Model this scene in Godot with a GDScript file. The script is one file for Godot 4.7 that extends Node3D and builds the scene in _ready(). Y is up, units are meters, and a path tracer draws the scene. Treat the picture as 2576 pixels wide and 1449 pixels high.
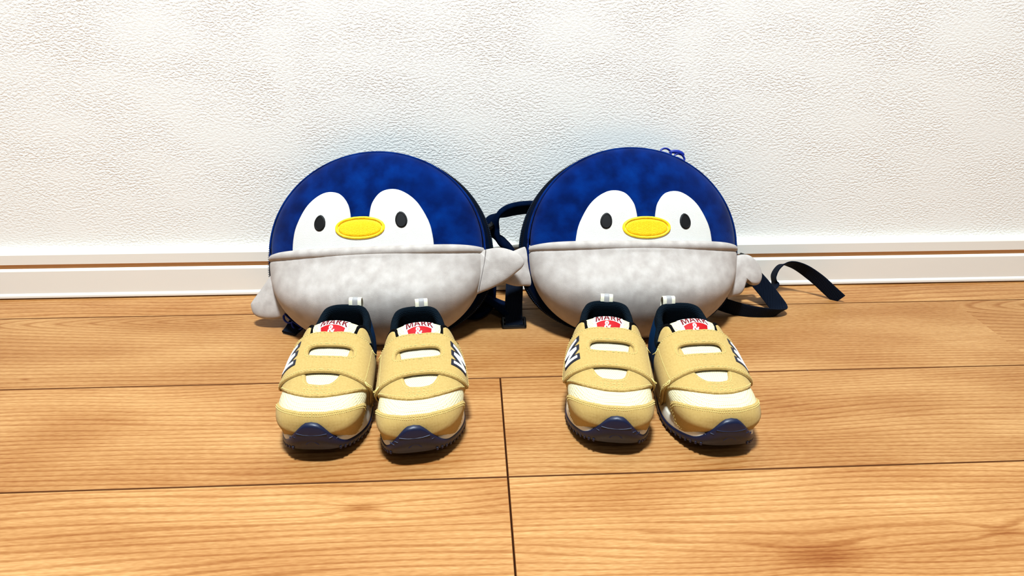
extends Node3D

# ---------------------------------------------------------------- small mesh kit
class MB:
	var v := PackedVector3Array()
	var n := PackedVector3Array()
	var t := PackedVector2Array()
	var idx := PackedInt32Array()

	func tri(a: int, b: int, c: int) -> void:
		var g := (v[b] - v[a]).cross(v[c] - v[a])
		if g.length_squared() < 1e-24:
			return
		if g.dot(n[a] + n[b] + n[c]) > 0.0:
			idx.append_array(PackedInt32Array([a, c, b]))
		else:
			idx.append_array(PackedInt32Array([a, b, c]))

	func put(p: Vector3, nn: Vector3, uv := Vector2.ZERO) -> int:
		v.push_back(p); n.push_back(nn); t.push_back(uv)
		return v.size() - 1

	# rows of points joined into a smooth sheet; normals point away from the row centroid, or from `inside`
	func grid(rows: Array, cu := false, cv := false, inside = null, uvs := Vector2.ONE) -> void:
		var R := rows.size()
		var C: int = rows[0].size()
		var base := v.size()
		var nn := PackedVector3Array()
		nn.resize(R * C)
		var RR := R if cv else R - 1
		var CC := C if cu else C - 1
		for i in RR:
			var i2 := (i + 1) % R
			for j in CC:
				var j2 := (j + 1) % C
				var p0: Vector3 = rows[i][j]
				var p1: Vector3 = rows[i][j2]
				var p2: Vector3 = rows[i2][j2]
				var p3: Vector3 = rows[i2][j]
				var g := (p2 - p0).cross(p3 - p1)
				nn[i * C + j] += g; nn[i * C + j2] += g; nn[i2 * C + j2] += g; nn[i2 * C + j] += g
		for i in R:    # a row drawn together into one point shares one normal
			var same := true
			for j in C:
				if rows[i][j].distance_squared_to(rows[i][0]) > 1e-14:
					same = false
					break
			if same:
				var s := Vector3.ZERO
				for j in C: s += nn[i * C + j]
				for j in C: nn[i * C + j] = s
		var dir := 0.0
		for i in R:
			var c := Vector3.ZERO
			if inside == null:
				for p in rows[i]: c += p
				c /= C
			else:
				c = inside
			for j in C:
				dir += nn[i * C + j].dot(rows[i][j] - c)
		var sg := 1.0 if dir > 0.0 else -1.0
		for i in R:
			for j in C:
				put(rows[i][j], (nn[i * C + j] * sg).normalized(), Vector2(float(j) / C, float(i) / R) * uvs)
		for i in RR:
			var i2 := (i + 1) % R
			for j in CC:
				var j2 := (j + 1) % C
				var a := base + i * C + j
				var b := base + i * C + j2
				var c2 := base + i2 * C + j2
				var d := base + i2 * C + j
				tri(a, b, c2); tri(a, c2, d)

	func cap(ring: PackedVector3Array, nrm: Vector3) -> void:
		var c := Vector3.ZERO
		for p in ring: c += p
		var m := put(c / ring.size(), nrm)
		var b := v.size()
		for p in ring: put(p, nrm)
		for i in ring.size():
			tri(m, b + i, b + (i + 1) % ring.size())

	func tube(pts: Array, rad, sides := 10, closed := false, flat := 1.0, up := Vector3.UP) -> void:
		var rows := []
		var N := pts.size()
		for i in N:
			var a: Vector3 = pts[(i - 1 + N) % N] if closed else pts[maxi(i - 1, 0)]
			var b: Vector3 = pts[(i + 1) % N] if closed else pts[mini(i + 1, N - 1)]
			var d := (b - a).normalized()
			var s := d.cross(up)
			if s.length() < 0.05: s = d.cross(Vector3(0.3, 0.1, 1))
			s = s.normalized()
			var w := s.cross(d)
			var r: float = rad[i] if rad is Array else rad
			var row := PackedVector3Array()
			for k in sides:
				var an := TAU * k / sides
				row.push_back(pts[i] + (s * cos(an) + w * sin(an) * flat) * r)
			rows.push_back(row)
		grid(rows, true, closed)
		if not closed:
			cap(rows[0], (pts[0] - pts[1]).normalized())
			cap(rows[N - 1], (pts[N - 1] - pts[N - 2]).normalized())

	# a strap: centre line, across-direction at each point, width, thickness, rounded edges
	func ribbon(pts: Array, across: Array, width: float, th: float) -> void:
		var rows := []
		var N := pts.size()
		for i in N:
			var d: Vector3 = (pts[mini(i + 1, N - 1)] - pts[maxi(i - 1, 0)]).normalized()
			var w: Vector3 = across[i]
			w = (w - d * w.dot(d)).normalized()
			var up := w.cross(d)
			var row := PackedVector3Array()
			var e := th * 0.5
			for k in [[-1, -.35], [-1, .35], [-.93, 1], [-.5, 1.06], [0, 1.08], [.5, 1.06], [.93, 1], [1, .35], [1, -.35], [.93, -1], [.5, -1.06], [0, -1.08], [-.5, -1.06], [-.93, -1]]:
				row.push_back(pts[i] + w * k[0] * width * 0.5 + up * k[1] * e)
			rows.push_back(row)
		grid(rows, true, false)
		cap(rows[0], (pts[0] - pts[1]).normalized())
		cap(rows[N - 1], (pts[N - 1] - pts[N - 2]).normalized())

	# box with chamfered edges; b maps local to the mesh
	func box(xf: Transform3D, size: Vector3, ch: float) -> void:
		var h := size * 0.5
		var rows := []
		for k in [[-1, 1], [-1, 0], [1, 0], [1, 1]]:    # y level, inset
			var y: float = h.y * k[0] - (0.0 if k[1] else ch * k[0])
			var ins: float = ch if k[1] else 0.0
			var row := PackedVector3Array()
			for c in [[-1, -1, 1], [-1, -1, 0], [-1, 1, 0], [-1, 1, 1], [1, 1, 1], [1, 1, 0], [1, -1, 0], [1, -1, 1]]:
				var x: float = (h.x - ins) * c[0]
				var z: float = (h.z - ins) * c[1]
				if c[2]: x -= ch * c[0]
				else: z -= ch * c[1]
				row.push_back(xf * Vector3(x, y, z))
			rows.push_back(row)
		for i in 3:
			for j in 8:
				quad(rows[i][j], rows[i][(j + 1) % 8], rows[i + 1][(j + 1) % 8], rows[i + 1][j], xf.origin)
		cap(rows[0], (xf.basis * Vector3.DOWN).normalized())
		cap(rows[3], (xf.basis * Vector3.UP).normalized())

	func quad(a: Vector3, b: Vector3, c: Vector3, d: Vector3, from: Vector3) -> void:
		var g := (c - a).cross(d - b).normalized()
		if g.dot((a + b + c + d) * 0.25 - from) < 0: g = -g
		var i := put(a, g)
		put(b, g); put(c, g); put(d, g)
		tri(i, i + 1, i + 2); tri(i, i + 2, i + 3)

	func mesh() -> ArrayMesh:
		var arr := []
		arr.resize(Mesh.ARRAY_MAX)
		arr[Mesh.ARRAY_VERTEX] = v
		arr[Mesh.ARRAY_NORMAL] = n
		arr[Mesh.ARRAY_TEX_UV] = t
		arr[Mesh.ARRAY_INDEX] = idx
		var m := ArrayMesh.new()
		m.add_surface_from_arrays(Mesh.PRIMITIVE_TRIANGLES, arr)
		return m


func part(called: String, mb: MB, m: Material, parent: Node = self, label := "") -> MeshInstance3D:
	var o := MeshInstance3D.new()
	o.name = called
	o.mesh = mb.mesh()
	o.material_override = m
	o.cast_shadow = GeometryInstance3D.SHADOW_CASTING_SETTING_ON
	parent.add_child(o, true)
	if label: o.set_meta("label", label)
	return o

func numbered(called: String) -> String:
	if not has_node(called): return called
	var k := 1
	while has_node("%s_%03d" % [called, k]): k += 1
	return "%s_%03d" % [called, k]

func thing(called: String, label: String, category: String, xf: Transform3D, group := "") -> Node3D:
	var o := Node3D.new()
	o.name = numbered(called)
	add_child(o, true)
	o.transform = xf
	o.set_meta("label", label)
	o.set_meta("category", category)
	if group: o.set_meta("group", group)
	return o

func structure(called: String, mb: MB, m: Material, label: String) -> MeshInstance3D:
	var o := part(called, mb, m, self, label)
	o.set_meta("kind", "structure")
	return o

# ---------------------------------------------------------------- numbers
func lut(tab: Array, x: float) -> float:     # smooth interpolation in a table of [x, y]
	var N := tab.size()
	if x <= tab[0][0]: return tab[0][1]
	if x >= tab[N - 1][0]: return tab[N - 1][1]
	var i := 0
	while tab[i + 1][0] < x: i += 1
	var x0: float = tab[i][0]
	var x1: float = tab[i + 1][0]
	var t := (x - x0) / (x1 - x0)
	var a: float = tab[i][1]
	var b: float = tab[i + 1][1]
	var s := (b - a) / (x1 - x0)
	var m0 := s
	var m1 := s
	if i > 0:
		var sp: float = (a - tab[i - 1][1]) / (x0 - tab[i - 1][0])
		m0 = 0.0 if sp * s <= 0 else 2.0 * sp * s / (sp + s)
	if i < N - 2:
		var sn: float = (tab[i + 2][1] - b) / (tab[i + 2][0] - x1)
		m1 = 0.0 if sn * s <= 0 else 2.0 * sn * s / (sn + s)
	var h := x1 - x0
	var t2 := t * t
	var t3 := t2 * t
	return (2 * t3 - 3 * t2 + 1) * a + (t3 - 2 * t2 + t) * h * m0 + (-2 * t3 + 3 * t2) * b + (t3 - t2) * h * m1

func sp(x: float, e: float) -> float:
	return signf(x) * pow(absf(x), e)

func smooth_closed(pts: Array, sub := 6) -> PackedVector2Array:
	var out := PackedVector2Array()
	var N := pts.size()
	for i in N:
		var p0: Vector2 = pts[(i - 1 + N) % N]
		var p1: Vector2 = pts[i]
		var p2: Vector2 = pts[(i + 1) % N]
		var p3: Vector2 = pts[(i + 2) % N]
		for k in sub:
			out.push_back(p1.cubic_interpolate(p2, p0, p3, float(k) / sub))
	return out

func smooth_open(pts: Array, sub := 6) -> PackedVector2Array:
	var out := PackedVector2Array()
	var N := pts.size()
	for i in N - 1:
		var p0: Vector2 = pts[maxi(i - 1, 0)]
		var p3: Vector2 = pts[mini(i + 2, N - 1)]
		for k in sub:
			out.push_back(pts[i].cubic_interpolate(pts[i + 1], p0, p3, float(k) / sub))
	out.push_back(pts[N - 1])
	return out

func smooth_path(pts: Array, sub := 8) -> Array:
	var out := []
	var N := pts.size()
	for i in N - 1:
		var p0: Vector3 = pts[maxi(i - 1, 0)]
		var p3: Vector3 = pts[mini(i + 2, N - 1)]
		for k in sub:
			out.push_back(pts[i].cubic_interpolate(pts[i + 1], p0, p3, float(k) / sub))
	out.push_back(pts[N - 1])
	return out

func oval(c: Vector2, a: float, b: float, N := 36, e := 1.0, tilt := 0.0) -> PackedVector2Array:
	var out := PackedVector2Array()
	for i in N:
		var t := TAU * i / N
		out.push_back(c + Vector2(a * sp(cos(t), e), b * sp(sin(t), e)).rotated(tilt))
	return out

func edge_dist(p: Vector2, loops: Array) -> float:
	var best := 1e9
	for L in loops:
		var N: int = L.size()
		for i in N:
			var d := p.distance_squared_to(Geometry2D.get_closest_point_to_segment(p, L[i], L[(i + 1) % N]))
			if d < best: best = d
	return sqrt(best)

# point and outward normal of a surface map(p, q) -> Vector3 (p, q in millimetres)
func on(map: Callable, p: Vector2, off := 0.0) -> Array:
	var a: Vector3 = map.call(p.x, p.y)
	var dp: Vector3 = map.call(p.x + 0.15, p.y) - map.call(p.x - 0.15, p.y)
	var dq: Vector3 = map.call(p.x, p.y + 0.15) - map.call(p.x, p.y - 0.15)
	var nn := dp.cross(dq).normalized()
	return [a + nn * off * 0.001, nn]

# A piece of material of its own thickness laid on a surface: outline and holes in the surface's own millimetres, rounded edges.
func lay(mb: MB, map: Callable, outer: PackedVector2Array, holes: Array, th: float, cell: float, off := 0.0, bev := -1.0) -> void:
	if Geometry2D.is_polygon_clockwise(outer): outer.reverse()
	var r := th * 0.9 if bev < 0 else bev
	var curves := []
	for d in [0.3 * r, r]:
		for o in Geometry2D.offset_polygon(outer, -d): curves.push_back(o)
		for h in holes:
			for o in Geometry2D.offset_polygon(h, d): curves.push_back(o)
	var loops := [outer]
	loops.append_array(holes)
	var lo := outer[0]
	var hi := outer[0]
	for p in outer:
		lo = lo.min(p); hi = hi.max(p)
	var key := {}
	var P2 := []
	var tris := []
	var nx := int(ceil((hi.x - lo.x) / cell))
	var ny := int(ceil((hi.y - lo.y) / cell))
	for i in nx:
		for j in ny:
			var a := lo + Vector2(i, j) * cell
			var sq := PackedVector2Array([a, a + Vector2(cell, 0), a + Vector2(cell, cell), a + Vector2(0, cell)])
			var mid := a + Vector2(cell, cell) * 0.5
			var pieces := []
			if edge_dist(mid, loops) > cell * 0.75 + r:
				if not Geometry2D.is_point_in_polygon(mid, outer): continue
				var inh := false
				for h in holes:
					if Geometry2D.is_point_in_polygon(mid, h): inh = true
				if inh: continue
				pieces = [sq]
			else:
				pieces = Geometry2D.intersect_polygons(sq, outer)
				for h in holes:
					var nxt := []
					for pc in pieces: nxt.append_array(Geometry2D.clip_polygons(pc, h))
					pieces = nxt
				for c in curves:
					var nxt := []
					for pc in pieces:
						var ins := Geometry2D.intersect_polygons(pc, c)
						if ins.is_empty():
							nxt.push_back(pc)
							continue
						nxt.append_array(ins)
						nxt.append_array(Geometry2D.clip_polygons(pc, c))
					pieces = nxt
			for pc in pieces:
				if pc.size() < 3 or Geometry2D.is_polygon_clockwise(pc): continue
				var ii := []
				for p in pc:
					var k := Vector2i(roundi(p.x * 500), roundi(p.y * 500))
					if not key.has(k):
						key[k] = P2.size()
						P2.push_back(p)
					ii.push_back(key[k])
				var tr := Geometry2D.triangulate_polygon(pc)
				for m in range(0, tr.size(), 3):
					tris.push_back([ii[tr[m]], ii[tr[m + 1]], ii[tr[m + 2]]])
	var pos := PackedVector3Array()
	var nor := PackedVector3Array()
	var ref := PackedVector3Array()
	for p in P2:
		var d := edge_dist(p, loops)
		var x := clampf(d / r, 0.0, 1.0)
		var h := th * sqrt(maxf(0.0, 1.0 - (1.0 - x) * (1.0 - x)))
		if d < 0.02: h = -0.3
		var s := on(map, p, off + h)
		pos.push_back(s[0]); ref.push_back(s[1]); nor.push_back(Vector3.ZERO)
	for tr in tris:
		var g := (pos[tr[1]] - pos[tr[0]]).cross(pos[tr[2]] - pos[tr[0]])
		if g.dot(ref[tr[0]]) < 0: g = -g
		for k in 3: nor[tr[k]] += g
	var base := mb.v.size()
	for k in pos.size():
		var nn := nor[k].normalized()
		if nn == Vector3.ZERO: nn = ref[k]
		mb.put(pos[k], nn, P2[k] * 0.01)
	for tr in tris:
		mb.tri(base + tr[0], base + tr[1], base + tr[2])

# thread stitches along a line on a surface
func stitch(mb: MB, map: Callable, line: PackedVector2Array, off: float, step := 2.2, len := 1.5, r := 0.34) -> void:
	var need := step * 0.5
	for i in line.size() - 1:
		var a := line[i]
		var b := line[i + 1]
		var L := a.distance_to(b)
		while need < L:
			var p := a.lerp(b, need / L)
			var d := (b - a).normalized() * len * 0.5
			var s0 := on(map, p - d, off - 0.12)
			var s1 := on(map, p, off + r * 0.75)
			var s2 := on(map, p + d, off - 0.12)
			var along: Vector3 = (s2[0] - s0[0]).normalized()
			var side: Vector3 = along.cross(s1[1]).normalized() * r * 0.001
			var up: Vector3 = s1[1] * r * 0.0008
			var rows := []
			for k in [[s0[0], 0.35], [s0[0].lerp(s1[0], 0.55) + up * 0.4, 0.95], [s1[0], 1.0], [s2[0].lerp(s1[0], 0.55) + up * 0.4, 0.95], [s2[0], 0.35]]:
				var c: Vector3 = k[0]
				rows.push_back(PackedVector3Array([c + side * k[1], c + up * k[1], c - side * k[1], c - up * k[1]]))
			mb.grid(rows, true, false)
			need += step
		need -= L

func text_on(mb: MB, map: Callable, text: String, size: float, at: Vector2, off: float, bend_by := 0.0, stretch := Vector2.ONE) -> void:
	var f := SystemFont.new()
	f.font_names = PackedStringArray(["Droid Sans"])
	f.font_weight = 700
	var tm := TextMesh.new()
	tm.font = f
	tm.text = text
	tm.font_size = 64
	tm.pixel_size = size / 64.0
	tm.depth = 0.0
	tm.curve_step = 2.0
	var arr := tm.get_mesh_arrays()
	var vs: PackedVector3Array = arr[Mesh.ARRAY_VERTEX]
	var ix: PackedInt32Array = arr[Mesh.ARRAY_INDEX]
	var todo := []
	for k in range(0, ix.size(), 3):
		todo.push_back([Vector2(vs[ix[k]].x, vs[ix[k]].y), Vector2(vs[ix[k + 1]].x, vs[ix[k + 1]].y), Vector2(vs[ix[k + 2]].x, vs[ix[k + 2]].y)])
	while todo.size():
		var t: Array = todo.pop_back()
		var L := [t[0].distance_to(t[1]), t[1].distance_to(t[2]), t[2].distance_to(t[0])]
		var m := 0
		if L[1] > L[m]: m = 1
		if L[2] > L[m]: m = 2
		if L[m] > 1.1:
			var mid: Vector2 = (t[m] + t[(m + 1) % 3]) * 0.5
			todo.push_back([t[m], mid, t[(m + 2) % 3]])
			todo.push_back([mid, t[(m + 1) % 3], t[(m + 2) % 3]])
			continue
		var ii := []
		for p in t:
			var q := Vector2(p.x * stretch.x, p.y * stretch.y)
			q.y -= bend_by * q.x * q.x
			var s := on(map, at + q, off)
			ii.push_back(mb.put(s[0], s[1]))
		mb.tri(ii[0], ii[1], ii[2])

# ---------------------------------------------------------------- materials
var M := {}

func noise_tex(seed: int, freq: float, ramp: Array, as_normal := false, bump := 4.0, oct := 3, size := 512, ridged := false) -> NoiseTexture2D:
	var fn := FastNoiseLite.new()
	fn.seed = seed
	fn.noise_type = FastNoiseLite.TYPE_SIMPLEX_SMOOTH
	fn.frequency = freq
	fn.fractal_type = FastNoiseLite.FRACTAL_RIDGED if ridged else FastNoiseLite.FRACTAL_FBM
	fn.fractal_octaves = oct
	var t := NoiseTexture2D.new()
	t.width = size; t.height = size
	t.seamless = true
	t.seamless_blend_skirt = 0.2
	t.noise = fn
	t.as_normal_map = as_normal
	t.bump_strength = bump
	if ramp.size():
		var g := Gradient.new()
		var offs := PackedFloat32Array()
		var cols := PackedColorArray()
		for r in ramp:
			offs.push_back(r[0]); cols.push_back(r[1])
		g.offsets = offs; g.colors = cols
		t.color_ramp = g
	return t

func mat(called: String, c: Color, rough := 0.8, spec := 0.5) -> StandardMaterial3D:
	var m := StandardMaterial3D.new()
	m.resource_name = called
	m.albedo_color = c
	m.roughness = rough
	m.metallic_specular = spec
	M[called] = m
	return m

func fabric(called: String, ramp: Array, scale: float, bump_seed: int, bump_scale: float, bump_size: float, sheen := 0.0) -> StandardMaterial3D:
	var m := mat(called, Color.WHITE, 1.0, 0.1)
	m.albedo_texture = noise_tex(bump_seed, 0.012, ramp, false, 1.0, 4, 512)
	m.uv1_triplanar = true
	m.uv1_scale = Vector3.ONE * scale
	if bump_scale > 0:
		m.heightmap_enabled = true
		m.heightmap_texture = noise_tex(bump_seed + 5, bump_size, [], false, 1.0, 3, 512)
		m.heightmap_scale = bump_scale
	if sheen > 0:
		m.rim_enabled = true
		m.rim = sheen
		m.rim_tint = 0.6
	return m

# woven mesh: a grid of small holes as relief, with faint darker pits
func mesh_image(kind: String, ca: Color, cb: Color) -> Image:
	var N := 128
	var im := Image.create(N, N, false, Image.FORMAT_RGBA8)
	for y in N:
		for x in N:
			var gx := x / 16.0
			var gy := y / 16.0
			if int(floor(gy)) % 2 == 1: gx += 0.5
			var d := Vector2(gx - floor(gx) - 0.5, gy - floor(gy) - 0.5).length()
			var h := smoothstep(0.16, 0.4, d)
			im.set_pixel(x, y, cb.lerp(ca, h) if kind == "color" else Color(h, h, h))
	im.generate_mipmaps()
	return im

func woven(called: String, ca: Color, cb: Color, scale: float, depth: float) -> StandardMaterial3D:
	var m := mat(called, Color.WHITE, 0.9, 0.2)
	m.albedo_texture = ImageTexture.create_from_image(mesh_image("color", ca, cb))
	m.heightmap_enabled = true
	m.heightmap_texture = ImageTexture.create_from_image(mesh_image("height", ca, cb))
	m.heightmap_scale = depth
	m.uv1_triplanar = true
	m.uv1_scale = Vector3.ONE * scale
	return m

# flat-sawn wood: rings cut at a slant, fine pores along the grain, knots given as [x, y, size, strength]
func wood(called: String, seed: int, tone: float, rings: float, slant: float, arch: Array, knots: Array) -> StandardMaterial3D:
	var W := 2048
	var H := 256
	var n1 := FastNoiseLite.new()
	n1.seed = seed; n1.frequency = 1.0; n1.noise_type = FastNoiseLite.TYPE_SIMPLEX_SMOOTH
	n1.fractal_octaves = 2
	var n2 := FastNoiseLite.new()
	n2.seed = seed + 9; n2.frequency = 1.0; n2.noise_type = FastNoiseLite.TYPE_SIMPLEX_SMOOTH
	n2.fractal_octaves = 2
	var data := PackedByteArray()
	data.resize(W * H * 3)
	var dark := Vector3(0.525, 0.31, 0.13) * tone
	var lite := Vector3(0.74, 0.56, 0.35) * tone
	var o := 0
	for y in H:
		var fy := y / 256.0
		for x in W:
			var fx := x / 256.0     # both in plank widths (0.1515 m)
			var warp := n1.get_noise_2d(fx * 0.30, fy * 1.3)
			var g := fy + slant * fx + warp * 0.075
			var kd := 0.0
			for k in knots:
				var kx: float = (fx - k[0]) / k[2]
				var ky: float = (fy - k[1]) / (k[2] * 0.42)
				var e := exp(-(kx * kx + ky * ky))
				g += signf(ky) * e * 0.10 * k[3] * (1.0 - exp(-absf(ky) * 3.0))
				kd += e * e * e * k[3]
			var ph := g * rings + n1.get_noise_2d(fx * 0.5 + 40.0, fy * 12.0) * 0.30
			for a in arch:     # [x of the first tip, y of the tips, spacing of the tips]
				var d: float = fy - a[1]
				ph = ((fx - a[0]) * exp(-absf(d) * 2.6) - 4.6 * (sqrt(d * d + 0.0036) - 0.06)) / a[2] + warp * 0.6
			ph = ph - floor(ph)
			var line := smoothstep(0.52, 0.84, ph) * (1.0 - smoothstep(0.88, 1.0, ph))
			var streak := n2.get_noise_2d(fx * 1.6, fy * 60.0)
			var pore := n2.get_noise_2d(fx * 14.0 + 50.0, fy * 130.0)
			var patchy := n2.get_noise_2d(fx * 0.6 + 7.0, fy * 1.8 + 3.0)
			var fine := ph * 2.0
			fine = smoothstep(0.5, 0.85, fine - floor(fine)) * (1.0 - line)
			var s := 0.68 - line * 0.42 - fine * 0.12 + streak * 0.16 + pore * 0.24 + patchy * 0.30 - kd * 0.9
			s = clampf(s, -0.35, 1.15)
			var c := dark.lerp(lite, s)
			data[o] = clampi(int(c.x * 255), 0, 255)
			data[o + 1] = clampi(int(c.y * 255), 0, 255)
			data[o + 2] = clampi(int(c.z * 255), 0, 255)
			o += 3
	var im := Image.create_from_data(W, H, false, Image.FORMAT_RGB8, data)
	im.generate_mipmaps()
	var m := mat(called, Color.WHITE, 0.42, 0.32)
	m.albedo_texture = ImageTexture.create_from_image(im)
	return m

# wallpaper relief: short wrinkles lying a little aslant
func wall_image() -> Image:
	var N := 1536
	var fn := FastNoiseLite.new()
	fn.seed = 11
	fn.noise_type = FastNoiseLite.TYPE_SIMPLEX_SMOOTH
	fn.frequency = 0.058
	fn.fractal_octaves = 3
	fn.fractal_gain = 0.55
	fn.domain_warp_enabled = true
	fn.domain_warp_amplitude = 8.0
	fn.domain_warp_frequency = 0.035
	var im := fn.get_seamless_image(N, N, false, false, 0.12, true)
	im.convert(Image.FORMAT_L8)
	var f2 := FastNoiseLite.new()
	f2.seed = 4
	f2.noise_type = FastNoiseLite.TYPE_SIMPLEX_SMOOTH
	f2.frequency = 0.010
	f2.fractal_octaves = 2
	var lo := f2.get_seamless_image(N / 4, N / 4, false, false, 0.15, true)
	lo.resize(N, N, Image.INTERPOLATE_BILINEAR)
	lo.convert(Image.FORMAT_L8)
	var d := im.get_data()
	var e := lo.get_data()
	for i in d.size():
		var h := d[i] / 255.0
		var a := 0.25 + 0.9 * e[i] / 255.0
		var s := smoothstep(0.34, 0.47, h) * 0.6 + smoothstep(0.58, 0.68, h) * 0.4
		d[i] = int(clampf(0.5 + (s - 0.5) * a * 0.8 + (h - 0.5) * 0.12, 0, 1) * 255)
	return Image.create_from_data(N, N, false, Image.FORMAT_L8, d)

func materials() -> void:
	var w := mat("wallpaper", Color(0.955, 0.95, 0.92), 0.95, 0.1)
	w.heightmap_enabled = true
	w.heightmap_texture = ImageTexture.create_from_image(wall_image())
	w.heightmap_scale = 0.035
	w.uv1_triplanar = true
	w.uv1_world_triplanar = true
	w.uv1_scale = Vector3(2.2, 3.7, 2.2)
	mat("plain_paint", Color(0.42, 0.42, 0.42), 0.9, 0.2)  # unseen walls and ceiling, kept grey so less light bounces back
	mat("board_white", Color(0.945, 0.925, 0.875), 0.5, 0.35)
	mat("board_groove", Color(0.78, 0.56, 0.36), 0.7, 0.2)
	mat("plank_edge", Color(0.36, 0.20, 0.09), 0.7, 0.2)
	mat("subfloor", Color(0.16, 0.09, 0.04), 0.9, 0.1)
	var blue := fabric("blue_plush", [[0.0, Color(0.0, 0.045, 0.19)], [0.40, Color(0.0, 0.09, 0.30)], [0.62, Color(0.0, 0.125, 0.365)], [1.0, Color(0.0, 0.17, 0.44)]], 5.0, 21, 0.022, 0.3, 0.12)
	blue.uv1_offset = Vector3(0.3, 0.1, 0)
	fabric("white_plush", [[0.0, Color(0.62, 0.58, 0.545)], [0.45, Color(0.68, 0.64, 0.603)], [0.6, Color(0.70, 0.662, 0.625)], [1.0, Color(0.755, 0.72, 0.685)]], 9.0, 31, 0.022, 0.3, 0.15)
	fabric("face_fleece", [[0.0, Color(0.80, 0.785, 0.745)], [1.0, Color(0.82, 0.805, 0.77)]], 9.0, 41, 0.02, 0.2, 0.0)
	fabric("navy_cloth", [[0.0, Color(0.012, 0.04, 0.11)], [1.0, Color(0.02, 0.075, 0.17)]], 12.0, 51, 0.03, 0.2, 0.0)
	mat("navy_tape", Color(0.01, 0.03, 0.075), 0.85, 0.2)
	var web := mat("navy_webbing", Color(0.016, 0.05, 0.105), 0.85, 0.25)
	web.heightmap_enabled = true
	var wi := Image.create(64, 64, false, Image.FORMAT_L8)
	for y in 64:
		for x in 64:
			var k := 0.5 + 0.5 * sin(x * TAU / 16.0) * (0.7 + 0.3 * sin(y * TAU / 8.0))
			wi.set_pixel(x, y, Color(k, k, k))
	web.heightmap_texture = ImageTexture.create_from_image(wi)
	web.heightmap_scale = 0.05
	web.uv1_triplanar = true
	web.uv1_scale = Vector3.ONE * 120.0
	mat("pad_edge", Color(0.01, 0.12, 0.22), 0.85, 0.2)
	mat("zip_teeth", Color(0.03, 0.17, 0.30), 0.5, 0.4)
	mat("seam_thread", Color(0.42, 0.39, 0.37), 0.8, 0.2)
	mat("zip_blue", Color(0.0, 0.13, 0.52), 0.4, 0.5)
	mat("black_plastic", Color(0.02, 0.02, 0.022), 0.35, 0.5)
	mat("eye_thread", Color(0.035, 0.03, 0.03), 0.6, 0.35)
	var bk := mat("beak_thread", Color(1.0, 0.80, 0.06), 0.6, 0.4)
	bk.heightmap_enabled = true
	bk.heightmap_texture = noise_tex(61, 0.16, [], false, 1.0, 2, 256)
	bk.heightmap_scale = 0.05
	bk.uv1_triplanar = true
	bk.uv1_scale = Vector3(60, 14, 60)
	mat("beak_rim", Color(1.0, 0.85, 0.10), 0.55, 0.4)
	fabric("suede", [[0.0, Color(0.685, 0.56, 0.31)], [0.5, Color(0.725, 0.605, 0.355)], [1.0, Color(0.755, 0.64, 0.395)]], 60.0, 71, 0.02, 0.25, 0.15)
	mat("suede_edge", Color(0.91, 0.76, 0.52), 0.9, 0.1)
	woven("cream_mesh", Color(0.86, 0.825, 0.68), Color(0.79, 0.71, 0.50), 75.0, 0.035)
	woven("navy_mesh", Color(0.015, 0.06, 0.095), Color(0.006, 0.02, 0.04), 75.0, 0.05)
	woven("blue_mesh", Color(0.0, 0.20, 0.36), Color(0.0, 0.10, 0.20), 75.0, 0.04)
	mat("dark_liner", Color(0.05, 0.045, 0.045), 0.9, 0.1)
	mat("insole", Color(0.02, 0.02, 0.03), 0.9, 0.1)
	mat("thread", Color(0.88, 0.80, 0.50), 0.7, 0.3)
	mat("midsole_foam", Color(0.90, 0.87, 0.79), 0.6, 0.3)
	mat("navy_rubber", Color(0.035, 0.075, 0.185), 0.42, 0.45)
	mat("emblem_navy", Color(0.03, 0.04, 0.11), 0.4, 0.45)
	mat("emblem_white", Color(0.98, 0.975, 0.955), 0.5, 0.3)
	mat("label_white", Color(0.86, 0.84, 0.80), 0.7, 0.2)
	mat("label_red", Color(0.66, 0.0, 0.035), 0.6, 0.3)
	mat("print_red", Color(0.40, 0.01, 0.05), 0.6, 0.3)
	mat("ribbon_cream", Color(0.86, 0.83, 0.73), 0.75, 0.2)
	mat("ribbon_grey", Color(0.60, 0.585, 0.57), 0.5, 0.4)

# ---------------------------------------------------------------- penguin backpack (millimetre maps, local z out of the face)
const HA := 118.0      # half width of the front panel
const HU := 108.0      # height above the belly line
const HL := 93.0       # height below it

func head_s(x: float, y: float) -> float:
	var e := 2.0 if y > 0 else 2.25
	return pow(pow(absf(x / HA), e) + pow(absf(y / (HU if y > 0 else HL)), e), 1.0 / e)

func head_map(x: float, y: float) -> Vector3:
	var s := minf(head_s(x, y), 1.0)
	var z := 31.0 * pow(maxf(0.0, 1.0 - pow(s, 2.6)), 0.62)
	return Vector3(x, y, z) * 0.001

func ring_dir(t: float) -> Vector2:      # the panel's outline at angle t
	var c := cos(t)
	var s := sin(t)
	var e := 2.0 if s > 0 else 2.25
	var k := pow(pow(absf(c / HA), e) + pow(absf(s / (HU if s > 0 else HL)), e), -1.0 / e)
	return Vector2(c, s) * k

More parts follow.
